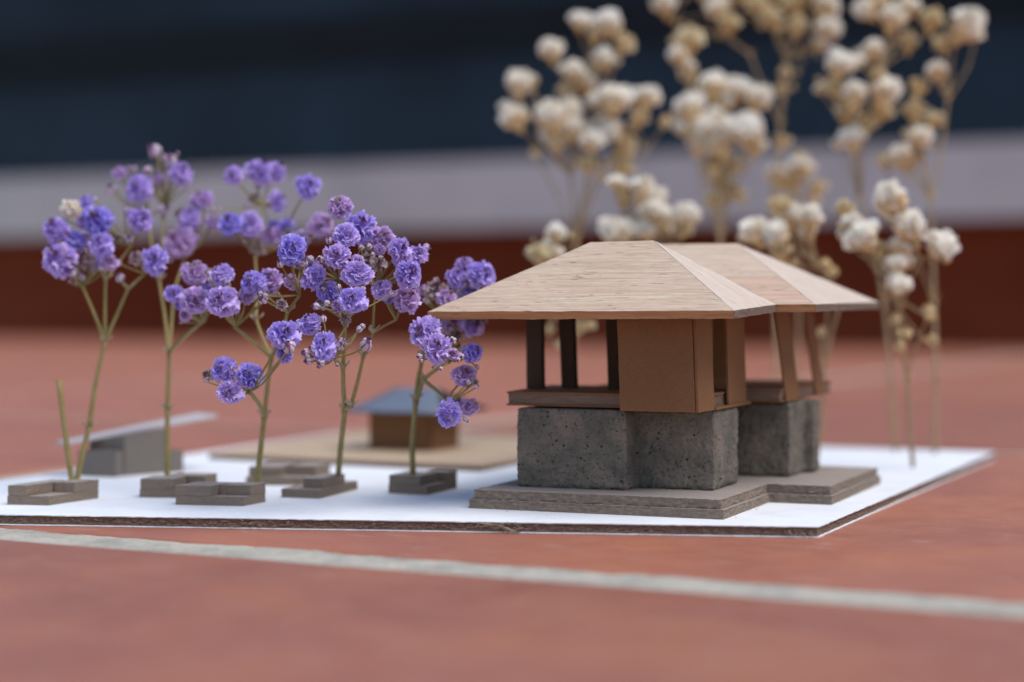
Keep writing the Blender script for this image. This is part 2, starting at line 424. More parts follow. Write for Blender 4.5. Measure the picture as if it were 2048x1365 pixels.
# ------------------------------------------------------------------ small pavilion
pv = empty('small_pavilion', 'small brown card pavilion with slate blue pyramid roof, blurred behind the violet flowers', 'model building', loc=(-27.7, 543.5, 3.97))
bx = [(-12.3, -4.5), (4.9, -11.5), (12.3, 4.5), (-4.9, 11.5)]
def wallpanel(mb, a, b, z0, z1, th=.6, lean=(0, 0)):
    a = Vector(a); b = Vector(b); t = (b - a).normalized(); n = Vector((t.y, -t.x)) * th * .5
    vs = []
    for z, l in ((z0, (0, 0)), (z1, lean)):
        for p in (a + n, b + n, b - n, a - n): vs.append((p.x + l[0], p.y + l[1], z))
    mb.add(vs, [(0, 3, 2, 1), (4, 5, 6, 7), (0, 1, 5, 4), (1, 2, 6, 5), (2, 3, 7, 6), (3, 0, 4, 7)])
for i in range(4):
    mb = MB(); a, b = Vector(bx[i]), Vector(bx[(i + 1) % 4]); t = (b - a).normalized() * .35
    wallpanel(mb, a + t, b - t, 0, 11, .6); mb.build('wall_panel', M['kraft'], pv)
rc = [Vector((x * 1.66 + .6, y * 1.66, 10.9)) for x, y in bx]
RA, RB = Vector((-5.5, 2.3, 17.0)), Vector((6.8, -2.6, 17.0)); ends = [(RA, RB), (RB, RB), (RB, RA), (RA, RA)]
for i in range(4):
    a, b = rc[i], rc[(i + 1) % 4]; mb = MB(); vs = []; n = 8; ea, eb = ends[i]
    for k in range(n + 1):
        t = k / n; sag = -.35 * math.sin(math.pi * t)
        for j in range(5):
            q = a.lerp(b, j / 4).lerp(ea.lerp(eb, j / 4), t); vs.append((q.x, q.y, q.z + sag))
    fs = [(k * 5 + j, k * 5 + j + 1, (k + 1) * 5 + j + 1, (k + 1) * 5 + j) for k in range(n) for j in range(4)]
    mb.add(vs, fs); o = mb.build('roof_panel', M['navy'] if i == 1 else M['slate'], pv, smooth=True)
    so_ = o.modifiers.new('s', 'SOLIDIFY'); so_.thickness = .0005

# ------------------------------------------------------------------ slanted-roof building
sb = empty('slanted_building', 'grey card building with a tilted pale roof plate behind the leftmost stems', 'model building', loc=(-96, 485, 2.2))
def boxp(name, parent, poly, z0, z1, mat=M['darkgrey'], **k):
    mb = MB(); prism(mb, poly, z0, z1, 1.0, .05, **k); return mb.build(name, mat, parent)
boxp('front_block', sb, [(-11.5, -10), (-1.5, -13.5), (-.3, -10.4), (-10, -6.8)], 0.02, 6.3)
mb = MB(); prism(mb, [(-9.5, -6.4), (0, -10), (8.8, -1.5), (0, 4)], 0.02, 11.5, 1, .05, ztilt=lambda x, y: 0)
o = mb.build('main_wall', M['darkgrey'], sb)
for v in o.data.vertices:
    if v.co.z > .009: v.co.z = (8.5 + (v.co.x / S + 9.5) * .155) * S
boxp('side_block', sb, [(9.2, -1.4), (12.5, 2), (9.5, 8), (5, 4)], 0.02, 5.3)
mb = MB(); P0 = Vector((-17, -8, 8.2)); slab3(mb, [(-17.5, -8, 8.4), (-14, -14, 8.6), (20, 9, 14.1), (13, 20, 13.9)], .7)
mb.build('roof_plate', M['greypaper'], sb)

# ------------------------------------------------------------------ greyboard benches
def bench(label, F0, L0, R0, blocks, back=1.0):
    """F0 front corner pixel, L0 left pixel, R0 right pixel, all on the board"""
    f = Vector(gpt(*F0, 2.2)); l = Vector(gpt(*L0, 2.2)); r = Vector(gpt(*R0, 2.2))
    o = empty('card_bench', label, 'bench', loc=(f.x, f.y, 2.2), group='stepped greyboard benches on the white board')
    a = l - f; b = r - f
    P = lambda s, t: tuple(a * s + b * t)
    mb = MB(); prism(mb, [P(0, 0), P(1, 0), P(1, 1), P(0, 1)], .02, 1.95, .45, .10, 1.0, 3, .09, lip=.08, seed=F0[0]); q = mb.build('lower_layer', [M['core2'], M['greytop']], o); q.data.polygons[len(q.data.polygons) - 2].material_index = 1
    for k, (s0, s1, t0, t1) in enumerate(blocks):
        j = random.uniform(-.02, .02)
        mb = MB(); prism(mb, [P(s0 + j, t0), P(s1 + j, t0), P(s1, t1), P(s0, t1)], 2.03, 4.15, .45, .10, 1.0, 3, .10, lip=.08, seed=F0[0] + k + 3)
        q = mb.build('upper_block', [M['core2'], M['greytop']], o); q.data.polygons[len(q.data.polygons) - 2].material_index = 1
    return o
bench('two-block stepped card bench nearest the left end of the board', (98, 1011.6), (15, 1010), (197, 997), [(.56, 1.0, .0, .86), (0, .50, .52, 1.0)])
bench('card bench partly hidden behind the frontmost bench, second from the left', (378, 997), (279, 995.5), (434, 983), [(.35, 1, 0, .5), (0, .75, .55, 1)])
bench('frontmost card bench with a notch open to the front, closest to the board edge', (487, 1013), (351, 1010), (531, 1004.5), [(.48, 1, 0, 1), (0, .46, .36, 1)])
bench('blurred card bench farthest back, beside the third violet stem', (618, 972), (492, 971), (660, 959), [(.5, 1, 0.1, 1), (0, .4, .3, 1)])
bench('long card bench with one block on top, left of the fourth violet stem', (640, 998), (563, 995.5), (715, 979), [(.05, .55, .12, .70)])
bench('card bench nearest the house, under the rightmost violet stem', (854, 991), (777, 987), (914, 977), [(.2, 1, 0, .62), (0, .55, .66, 1)])

# ------------------------------------------------------------------ the house model
HA = R(-22.5)
house = empty('model_house', 'wood roofed architectural model house on rough grey concrete blocks and a stepped card base', 'model building', loc=(42, 380.7, 2.2), rz=HA)
Z = lambda z: z - 2.2
PL = [(-55.3, 0), (0, 0), (0, 35.3), (13.6, 35.3), (13.6, 86), (-42, 86), (-42, 50), (-55.3, 50)]
def layer(name, poly, z0, z1, seed, dx=0, dy=0):
    P = [(x + dx, y + dy) for x, y in poly]
    mb = MB(); prism(mb, P, Z(z0), Z(z1), .4, .26, .75, 5, .14, lip=.3, seed=seed)
    o = mb.build(name, [M['core2'], M['greytop']], house)
    o.data.polygons[len(o.data.polygons) - 2].material_index = 1
    return o
layer('base_layer', PL, 2.22, 4.12, 1)
layer('base_layer', [(-54.3, .8), (-.8, .8), (-.8, 36.3), (13.0, 36.3), (13.0, 85.3), (-41.5, 85.3), (-41.5, 49.5), (-54.3, 49.5)], 4.18, 6.07, 4)

def concrete(name, poly, z0, z1, seed):
    rd = random.Random(seed); ps = resample(poly, .3, .45, 4); m = len(ps); nz = int((z1 - z0) / .3)
    per = [0]
    for i in range(m): per.append(per[-1] + (ps[(i + 1) % m][0] - ps[i][0]).length)
    Ltot = per[-1]; pits = []
    for k in range(int(Ltot * (z1 - z0) * .42)):
        s, z = rd.uniform(0, Ltot), rd.uniform(z0, z1)
        if noise.noise(Vector((s * .13, z * .13, seed))) > .0 or rd.random() < .22:
            pits.append((s, z, rd.choice((.16, .2, .25, .3, .45, .62)), rd.uniform(.2, .6)))
    grid = {}
    for p in pits:
        for gx in range(int((p[0] - 1) // 1), int((p[0] + 1) // 1) + 1):
            for gz in range(int((p[1] - 1) // 1), int((p[1] + 1) // 1) + 1): grid.setdefault((gx, gz), []).append(p)
    vs = []
    for k in range(nz + 1):
        t = k / nz; z = z0 + (z1 - z0) * t
        edge = min(t, 1 - t) * (z1 - z0); rnd = max(0, 1 - edge / 1.0) ** 2 * .8
        for i, (p, nn) in enumerate(ps):
            q = Vector((p.x, p.y, z)); s = per[i]
            cham = noise.noise(q * .9 + Vector((seed, 0, 0)))
            a = noise.fractal(q * .3, 1, 2, 3) * .22 + noise.fractal(q * 1.3, 1, 2, 4) * .16 - rnd * (.45 + 1.3 * max(0, cham) + .3 * cham)
            if rnd > .01: a += noise.noise(q * 2.2) * .28 * rnd
            for (ps_, pz, pr, pd) in grid.get((int(s // 1), int(z // 1)), ()):
                dd = math.hypot(s - ps_, z - pz)
                if dd < pr: a -= pd * (1 - (dd / pr) ** 2)
            vs.append((p.x + nn.x * a, p.y + nn.y * a, Z(z)))
    fs = []
    for k in range(nz):
        for i in range(m):
            j = (i + 1) % m; fs.append((k * m + i, k * m + j, (k + 1) * m + j, (k + 1) * m + i))
    fs.append(tuple(nz * m + i for i in range(m))); fs.append(tuple(reversed(range(m))))
    mb = MB(); mb.add(vs, fs); return mb.build(name, M['concrete'], house, smooth=True)
concrete('concrete_block', [(-48.6, 10.3), (-24, 10.3), (-24, 17), (-6.9, 17), (-6.9, 35), (-48.6, 35)], 6.1, 22.8, 1)
concrete('concrete_block', [(-40, 53), (0, 53), (0, 66), (2.2, 66.5), (2.2, 72.5), (-40, 72.5)], 6.1, 22.8, 2)

def sandwich(poly, z0, z1, over=.35):
    o = empty('floor_slab'); o.parent = house
    c = (sum(p[0] for p in poly) / len(poly), sum(p[1] for p in poly) / len(poly))
    big = [(p[0] + (over if p[0] > c[0] else -over), p[1] + (over if p[1] > c[1] else -over)) for p in poly]
    for nm, P, a, b, mt, am in (('sheet', big, z0, z0 + .4, 'kraft', .05), ('core', poly, z0 + .41, z1 - .4, 'core', .12), ('sheet', big, z1 - .39, z1, 'kraft', .05)):
        mb = MB(); prism(mb, P, Z(a), Z(b), .6, am, 1.0, 3 if nm == 'core' else 1, .03, seed=a); mb.build(nm, M[mt], o)
sandwich([(-51.2, 12), (-8.2, 12), (-8.2, 46), (-54.5, 46)], 23.25, 26.2)
sandwich([(-45, 48.5), (-1.2, 48.5), (-1.2, 97), (-45, 97)], 23.1, 26.0)
# kraft walls and strips (lean a little, as they are glued by hand)
def kw(name, a, b, z0, z1, th=.55, lean=(0, 0), mat='kraft'):
    mb = MB(); a = Vector(a); b = Vector(b); t = (b - a).normalized(); n = Vector((t.y, -t.x)) * th * .5
    L = (b - a).length; nu = max(2, int(L / .5)); nv = max(2, int((z1 - z0) / .6)); vs = []; 
    for side in (1, -1):
        for j in range(nv + 1):
            for i in range(nu + 1):
                s = i / nu; h = j / nv
                p = a.lerp(b, s) + n * side
                q = Vector((p.x, p.y, z0 + h * (z1 - z0)))
                wob = noise.noise(q * .12) * (.16 if name == 'wall_panel' else .04)
                e = (noise.noise(q * 2.5 + Vector((5, 0, 0))) * .06) if i in (0, nu) or j in (0, nv) else 0
                p = p + t * e + Vector((t.y, -t.x)) * wob
                vs.append((p.x + lean[0] * h, p.y + lean[1] * h, Z(q.z + (e if j in (0, nv) else 0))))
    W = nu + 1; NN = W * (nv + 1); fs = []
    for j in range(nv):
        for i in range(nu):
            q = j * W + i; fs.append((q, q + 1, q + W + 1, q + W)); fs.append((NN + q, NN + q + W, NN + q + W + 1, NN + q + 1))
    for i in range(nu): fs.append((i + 1, i, NN + i, NN + i + 1)); k = nv * W + i; fs.append((k, k + 1, NN + k + 1, NN + k))
    for j in range(nv): k = j * W; fs.append((k, k + W, NN + k + W, NN + k)); k = j * W + nu; fs.append((k + W, k, NN + k, NN + k + W))
    mb.add(vs, fs); return mb.build(name, M[mat], house)
EV = 42.2
kw('wall_panel', (-23.7, 6), (-7.6, 6), 23.0, EV, .5, (-.7, 0))                 # front of the card box
kw('wall_panel', (-7.15, 5.9), (-7.0, 16.6), 23.0, EV, .5, (-.7, 0))             # its side
kw('wall_panel', (-23.4, 6.5), (-23.4, 24), 26.25, EV)
kw('wall_panel', (-21.5, 24.5), (-9.5, 24.5), 26.25, EV)
kw('wall_panel', (-21, 27), (-21, 44), 26.25, EV)
kw('wall_strip', (-7.1, 27.8), (-7.1, 41.6), 23.5, EV + .8, .5, (-.6, 0))
kw('sill_strip', (-6.7, 16.8), (-6.7, 43.8), 22.95, 23.5, .5)
kw('post', (-52.9, 27.5), (-48.7, 26), 26.25, EV + .5, 1.2, (-.2, 0), 'shadecard')  # posts painted darker to stand for shade under the eaves
kw('post', (-46.0, 31), (-42.4, 30), 26.25, EV + .5, 1.2, (-.6, 0), 'shadecard')
kw('post', (-34.3, 29), (-29.5, 28), 26.25, EV + .5, 1.2, (-.6, 0), 'shadecard')
kw('wall_strip', (-.6, 51.7), (-.6, 63.5), 23.1, EV + 2, .5, (-2.6, 0))
kw('wall_strip', (-.6, 80), (-.6, 88), 23.1, EV + 2, .5, (-2.9, 0))
kw('wall_strip', (-44.5, 84), (-36, 95), 26.05, EV + 2, .5)
kw('wall_strip', (-30, 90), (-24, 93), 26.05, EV + 2, .5)

# roofs: thin wooden panels meeting at hips
def roof(pan, th=1.6):
    o = empty('roof'); o.parent = house
    for nm, pts, mt, em in pan:
        mb = MB(); P = [Vector((x, y, Z(z))) for x, y, z in pts]
        c = sum(P, Vector()) / len(P)
        P = [p + (c - p).normalized() * .06 for p in P]
        # subdivide the outline for a slightly uneven cut
        Q = []
        for i in range(len(P)):
            a, b = P[i], P[(i + 1) % len(P)]; k = max(1, int((b - a).length / 1.2))
            for j in range(k):
                q = a.lerp(b, j / k); q = q + Vector((0, 0, noise.noise(q * .35) * .10 + noise.noise(q * 1.5) * .05)); Q.append(q)
        slab3(mb, Q, th)
        ob = mb.build(nm, [M[mt], M[em]], o)
        n = len(Q)
        for i, f in enumerate(ob.data.polygons):
            if i >= 2: f.material_index = 1
    return o
r1 = dict(fl=(-63.5, -3, 43.35), fr=(3, -3, 43.75), br=(3.2, 28.6, 44.9), bl=(-63.5, 30, 44.6), rl=(-33.3, 14, 58.1), rr=(-19.2, 14, 58.4))
def top(a, b, t): return tuple(a[i] + (b[i] - a[i]) * t for i in range(3))
roof([('roof_panel', [r1['fl'], r1['fr'], r1['rr'], r1['rl']], 'woodx', 'woodedge'),
      ('roof_panel', [r1['fr'], r1['br'], r1['rr']], 'woody', 'endg'),
      ('roof_panel', [r1['br'], r1['bl'], r1['rl'], r1['rr']], 'woodx', 'woodedge'),
      ('roof_panel', [r1['bl'], r1['fl'], r1['rl']], 'woody', 'endg')])
r2 = dict(fl=(-60, 28.9, 44.6), fr=(11.6, 28.9, 44.95), br=(11.8, 93, 45.3), bl=(-60, 93, 45), rl=(-45, 60.8, 58.9), rr=(-14.3, 60.8, 58.9))
mL, mR = top(r2['fl'], r2['rl'], .42), top(r2['fr'], r2['rr'], .42)
roof([('roof_panel', [r2['fl'], r2['fr'], mR, mL], 'woodx2', 'woodedge'),
      ('roof_panel', [mL, mR, r2['rr'], r2['rl']], 'woodx', 'woodedge'),
      ('roof_panel', [r2['fr'], r2['br'], r2['rr']], 'woody', 'endg'),
      ('roof_panel', [r2['br'], r2['bl'], r2['rl'], r2['rr']], 'woodx', 'woodedge'),
      ('roof_panel', [r2['bl'], r2['fl'], r2['rl']], 'woody', 'endg')])

# ------------------------------------------------------------------ flowers
def blossom_mesh(name, seed, mat, N=64, full=.86, wid=.30, core=.5, dent=.22, mid=None, lump=.12, cap=False):
    """ruffled pompom of radius 1 mm pointing up +Z"""
    rd = random.Random(seed); mb = MB(); ga = math.pi * (3 - 5 ** .5)
    # inner core
    vs = []; fs = []; at = []
    for i in range(5):
        for j in range(8):
            th = math.pi * (i + .5) / 5; ph = 2 * math.pi * j / 8
            vs.append((core * math.sin(th) * math.cos(ph), core * math.sin(th) * math.sin(ph), core * math.cos(th))); at.append(.2 if not cap else (.9 if i < 2 else .2))
    for i in range(4):
        for j in range(8): fs.append((i * 8 + j, (i + 1) * 8 + j, (i + 1) * 8 + (j + 1) % 8, i * 8 + (j + 1) % 8))
    fs.append(tuple(range(8))); fs.append(tuple(reversed(range(32, 40)))); mb.add(vs, fs, 0, at)
    for i in range(N):
        z = 1 - (i + .5) / N * (1 + full); ph = i * ga + rd.uniform(-.3, .3)
        s = math.sqrt(max(0, 1 - z * z)); d = Vector((s * math.cos(ph), s * math.sin(ph), z))
        d = (d + Vector([rd.uniform(-.2, .2) for _ in range(3)])).normalized()
        L = (rd.uniform(.86, 1.03) + lump * noise.noise(d * 1.6 + Vector((seed * 3.1, 0, 0))) * 2) * (1 - dent * max(0, d.z) ** 3); side = d.cross(Vector((rd.uniform(-1, 1), rd.uniform(-1, 1), rd.uniform(-1, 1)))).normalized()
        up = side.cross(d); W = wid * rd.uniform(.75, 1.25); curl = rd.uniform(-.25, .25)
        vs = []; at = []; nc, nr = 4, 3
        for r in range(nr + 1):
            t = r / nr; rad = .35 + (L - .35) * t; ww = W * (.35 + .85 * t - .2 * t ** 4)
            for c in range(nc + 1):
                u = c / nc * 2 - 1
                ruff = math.sin(u * 5 + rd.uniform(-.6, .6)) * .07 * t
                notch = (.045 * math.cos(u * 5) + rd.uniform(-.045, .045)) * (1 if r == nr else 0) - .10 * u * u * t
                p = d * (rad + notch) + side * (u * ww) + up * (ruff + curl * t * t + .05 * u * u)
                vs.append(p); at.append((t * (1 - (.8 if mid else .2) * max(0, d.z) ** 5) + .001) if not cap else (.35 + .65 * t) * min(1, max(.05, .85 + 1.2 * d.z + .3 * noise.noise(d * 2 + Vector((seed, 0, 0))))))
        fs = [(r * (nc + 1) + c, r * (nc + 1) + c + 1, (r + 1) * (nc + 1) + c + 1, (r + 1) * (nc + 1) + c) for r in range(nr) for c in range(nc)]
        mb.add(vs, fs, 0, at)
    if mid:
        for i in range(11):
            a = rd.uniform(0, 6.28); tl = rd.uniform(0, .5); d = Vector((math.cos(a) * tl, math.sin(a) * tl, 1)).normalized()
            sd_ = d.orthogonal().normalized(); sd_ = (Matrix.Rotation(rd.uniform(0, 6.28), 3, d) @ sd_) * rd.uniform(.04, .08)
            k0, k1 = .45, rd.uniform(.7, .92); off = Vector([rd.uniform(-.1, .1) for _ in range(3)])
            mb.add([d * k0 - sd_, d * k0 + sd_, d * k1 + off + sd_ * 1.6, d * k1 + off - sd_ * 1.6], [(0, 1, 2, 3)], 1, [.3] * 4)
        return mb.mesh(name, [mat, mid], False)
    return mb.mesh(name, mat, False)
def cup_mesh(name, mat, depth=1.15, rad=.62):
    mb = MB(); vs = []; prof = [(-depth, .10), (-depth * .9, .2), (-.75, rad * .6), (-.4, rad), (-.1, rad * 1.15)]
    n = 10
    for z, r in prof:
        for k in range(n):
            a = 2 * math.pi * k / n; rr_ = r * (1 + (.22 if k % 2 else 0) * (1 if z > -.3 else .2)); vs.append((rr_ * math.cos(a), rr_ * math.sin(a), z + (.14 if k % 2 and z > -.3 else 0)))
    fs = [(i * n + k, i * n + (k + 1) % n, (i + 1) * n + (k + 1) % n, (i + 1) * n + k) for i in range(len(prof) - 1) for k in range(n)]
    fs.append(tuple(reversed(range(n)))); mb.add(vs, fs); return mb.mesh(name, mat, True)
def bud_mesh(name, m1, m2, seed=0):
    """round striped bud: coloured core with five pale sepals folded over it"""
    mb = MB(); n, k = 20, 8; vs = []; fs = []
    for i in range(k + 1):
        th = math.pi * i / k; r = math.sin(th) * .9; z = -math.cos(th) * 1.0
        for j in range(n):
            a = 2 * math.pi * j / n; q = 1 + (.13 if (j % 4) in (1, 2) else -.04) * math.sin(th)
            vs.append((r * q * math.cos(a + .25 * z), r * q * math.sin(a + .25 * z), z + (.18 if i == k else 0)))
    for i in range(k):
        for j in range(n):
            mb_i = 1 if (j % 4) in (0, 1, 2) and i < k - 1 else 0
            fs.append(((i * n + j, i * n + (j + 1) % n, (i + 1) * n + (j + 1) % n, (i + 1) * n + j), mb_i))
    b = len(mb.v); mb.add(vs, [])
    for f, m_ in fs: mb.f.append(f); mb.mi.append(m_)
    rd = random.Random(seed)
    for _ in range(5):      # wisps of petal at the mouth
        a = rd.uniform(0, 6.28); d = Vector((math.cos(a) * .4, math.sin(a) * .4, 1))
        s = Vector((-math.sin(a), math.cos(a), 0)) * .22
        mb.add([d * .8 - s, d * .8 + s, d * 1.25 + s * 1.2, d * 1.3 - s * .8], [(0, 1, 2, 3)], 0)
    return mb.mesh(name, [m1, m2], True)
BM = {}
for k, mt in (('v', 'violet'), ('b', 'blue'), ('p', 'pink'), ('t', 'tan')):
    BM[k] = [blossom_mesh('blossom', i * 7 + ord(k), M[mt], 78 if k != 't' else 40, .80, .33 if k != 't' else .24, .66 if k != 't' else .42, .32, M['stamen'] if i % 4 != 1 else M['calyx']) for i in range(4)]
BM['c'] = [blossom_mesh('blossom', 50 + i, M['cream'], 100, .5, .30, .80, .04, None, .22, True) for i in range(7)]
BM['s'] = [blossom_mesh('blossom', 70 + i, M['straw'], 46, .3, .30, .58, .1, None, .25, True) for i in range(5)]
BM['u'] = [bud_mesh('bud', M['budstripe'], M['budskin'], i) for i in range(2)]
BM['n'] = [bud_mesh('bud', M['drycalyx'], M['straw'], i) for i in range(2)]
CUP = cup_mesh('calyx', M['calyx'], 1.2, .42); CUPD = cup_mesh('calyx', M['drycalyx'], 1.35, .66)
BRD = random.Random(99)

def sprig(label, base, nodes, blooms, dry=False, rmain=.72, extra=10, group=None):
    """base (px,d); nodes {id:(parent,px,py,d)}; blooms (px,py,r_px,d,kind)"""
    bx_, bd = base; b0 = Vector(((bx_ - 1024) / F * bd, bd, 2.2))
    o = empty('dried_flower_sprig', label, 'dried flower', loc=b0, group=group)
    pos = {'0': Vector((0, 0, -.0))}; kids = {}; depth = {'0': 0}
    for k, (par, px, py, d) in nodes.items():
        pos[k] = spt(px, py, d) - b0; kids.setdefault(par, []).append(k); depth[k] = depth[par] + 1
    st = MB(); mstem = M['drystem'] if dry else M['stem']
    for k, (par, px, py, d) in nodes.items():
        A_, B_ = pos[par], pos[k]; L = (B_ - A_).length
        off = Vector((BRD.uniform(-1, 1), BRD.uniform(-1, 1), 0)) * L * .022
        pth = smooth_path([A_, A_.lerp(B_, .5) + off, B_], 6)
        r0 = rmain * .80 ** depth[par]; r1_ = rmain * .78 ** depth[k]
        n = len(pth); rads = [r0 + (r1_ - r0) * i / (n - 1) for i in range(n)]
        if par != '0': rads[0] *= 1.15
        rads[-1] *= 1.35
        tube(st, pth, rads, 8)
    tips = [k for k in nodes if k not in kids] or list(nodes)
    # papery bracts at the joints
    for k in nodes:
        if k in kids:
            br = MB(); r = rmain; vs = [(0, 0, -.5)]; fs = []
            for q in range(3):
                a = q * 2.1 + BRD.uniform(-.6, .6); d = Vector((math.cos(a), math.sin(a), .6)); sd_ = Vector((-math.sin(a), math.cos(a), 0)); b_ = len(vs)
                vs += [d * r * 1.2 - sd_ * r * .8, d * r * 2.0 - sd_ * r * .7, d * r * 2.5 + Vector((0, 0, .5)), d * r * 2.0 + sd_ * r * .7, d * r * 1.2 + sd_ * r * .8]
                fs.append((0, b_ + 4, b_ + 3, b_ + 2, b_ + 1, b_))
            br.add(vs, fs); ob = br.build('bract', M['calyx'] if not dry else M['drycalyx'], o, loc=pos[k])
            sm = ob.modifiers.new('s', 'SOLIDIFY'); sm.thickness = .00012
    more = []
    for (px, py, rp, d, kind) in blooms:
        if rp > 19 and py > 30 and BRD.random() < (.42 if not dry else .55):
            a = BRD.uniform(0, 6.28); q = rp * BRD.uniform(.9, 1.25)
            more.append((px + math.cos(a) * q, py + math.sin(a) * q * .9 + 4, rp * BRD.uniform(.4, .62), d + BRD.uniform(1, 7), BRD.choice('cccs' if dry else 'pptvb')))
    blooms = list(blooms) + more
    # side shoots fork between tip and blossoms
    for (px, py, rp, d, kind) in blooms:
        P = spt(px, py, d) - b0; r = rp * d / F
        best = min(tips + [k for k in nodes if k in kids and depth[k] >= 2], key=lambda k: (pos[k] - P).length + (20 if pos[k].z > P.z - r * .3 else 0))
        if dry and BRD.random() < .55 and depth[best] > 1: best = nodes[best][0]
        T = pos[best]; dirn = (P - T)
        if dry: ax = dirn.normalized() * .8 + Vector((BRD.uniform(-.5, .5), BRD.uniform(-.6, .3), BRD.uniform(.3, 1.3)))
        else: ax = dirn.normalized() * .9 + Vector((BRD.uniform(-.45, .45), BRD.uniform(-1.5, -.1), BRD.uniform(-.1, .5)))
        ax.normalize()
        q = ax.to_track_quat('Z', 'Y')
        e = q.to_euler(); end = P - ax * r * (.8 if kind not in 'un' else .95)
        mid = T.lerp(end, .55) + Vector((BRD.uniform(-1, 1), BRD.uniform(-1, 1), BRD.uniform(-.6, 1.2))) * min(1.4, dirn.length * .08) + Vector((0, 0, -.06 * dirn.length))
        pr = (.24 if not dry else .27)
        tube(st, smooth_path([T, mid, end], 5), [pr * 1.3] + [pr] * 9 + [pr * 1.2], 6)
        me = BRD.choice(BM[kind])
        wob = (1 + BRD.uniform(-.2, .12), 1 + BRD.uniform(-.2, .12), 1 + BRD.uniform(-.22, .15))
        nm = 'bud' if kind in 'un' else 'blossom'
        f = place(me, nm, o, loc=P, rot=e, scale=tuple(r * (1.07 if not dry else 1.0) * c for c in wob))
        if kind == 'c' and not dry: f['label'] = 'single cream white blossom among the violet ones'
        if kind not in 'un':
            place(CUPD if dry else CUP, 'calyx', f)
    # tiny side buds on hair stalks
    for _ in range(int(extra * (1.9 if not dry else 1.3))):
        px, py, rp, d, kind = BRD.choice(blooms)
        P = spt(px, py, d) - b0; rr_ = rp * d / F
        a = Vector((BRD.uniform(-1, 1), BRD.uniform(-.7, .7), BRD.uniform(-1.1, .7))).normalized()
        Q = P + a * rr_ * BRD.uniform(1.1, 1.6)
        T = min([pos[k] for k in tips], key=lambda p: (p - Q).length)
        if (T - Q).length > 16: continue
        ax = (Q - T).normalized(); tube(st, smooth_path([T, T.lerp(Q, .5) + Vector((BRD.uniform(-.6, .6), 0, -.3)), Q], 4), [.16] * 9, 5)
        place(BRD.choice(BM['n' if dry else 'u']), 'bud', o, loc=Q, rot=ax.to_track_quat('Z', 'Y').to_euler(), scale=BRD.uniform(.32, .85) * (1.2 if dry else 1))
    st.build('stem', mstem, o, smooth=True)
    return o
GV = 'violet dried flower sprigs standing on the white board'
GC = 'cream dried flower sprigs standing behind the house'
# leftmost sprig
sprig('leftmost violet sprig, splitting into three straight branches, one cream blossom among the violet', (148, 432),
      {'a': ('0', 178, 855, 433), 'n': ('a', 210, 683, 435), 'l': ('n', 165, 573, 433), 'm': ('n', 211, 560, 437), 'r': ('n', 256, 578, 436), 'r2': ('r', 290, 548, 438), 'm2': ('m', 262, 492, 442)},
      [(111, 460, 25, 436, 'v'), (142, 420, 19, 440, 'c'), (172, 405, 18, 448, 'v'), (195, 442, 31, 436, 'b'), (149, 481, 23, 438, 'b'), (121, 522, 34, 430, 'v'),
       (203, 491, 27, 430, 'v'), (221, 525, 17, 432, 'p'), (170, 520, 22, 434, 't'), (310, 522, 27, 430, 'v'), (281, 440, 26, 436, 'v'), (258, 478, 11, 436, 'u'),
       (274, 517, 16, 432, 't'), (150, 552, 13, 432, 't'), (238, 478, 10, 440, 't'), (240, 556, 10, 434, 'u')], group=GV, extra=14)
# short cut stalk
cs = empty('cut_stem', 'bare olive stalk cut off short, leaning left at the foot of the leftmost violet sprig', 'stem', loc=((147 - 1024) / F * 430, 430, 2.2))
mb = MB(); tube(mb, smooth_path([(0, 0, 0), (-1.5, -.5, 12), (-3.2, -.5, 25.7)], 6), [.62] * 6 + [.6] * 7, 10); mb.build('stalk', M['stem'], cs, smooth=True)
# second sprig, tall and blurred
sprig('tall soft-focus violet sprig, second stem from the left, with pink buds at its tip', (335, 442),
      {'a': ('0', 335, 820, 442), 'n': ('a', 338, 705, 443), 'l': ('n', 318, 560, 450), 'm': ('n', 347, 585, 448), 'r': ('n', 408, 642, 432), 'l2': ('l', 296, 430, 462), 'l3': ('l', 330, 415, 462), 'm2': ('m', 372, 510, 458), 'm3': ('m2', 408, 440, 462)},
      [(238, 346, 16, 462, 'p'), (266, 338, 8, 462, 'u'), (310, 303, 13, 464, 'u'), (340, 323, 13, 464, 'u'), (362, 347, 27, 458, 'v'), (278, 379, 27, 460, 'v'), (317, 357, 12, 462, 'p'),
       (225, 377, 9, 462, 'u'), (324, 420, 11, 460, 'u'), (403, 400, 24, 460, 'p'), (380, 437, 27, 458, 'v'), (360, 484, 34, 456, 'p'), (295, 340, 8, 462, 'u'),
       (426, 445, 16, 458, 'p'), (340, 350, 10, 462, 'u'), (391, 547, 29, 422, 'p'), (348, 588, 22, 420, 'v'), (390, 603, 30, 414, 'p'), (416, 583, 19, 424, 'b')], group=GV, extra=10)
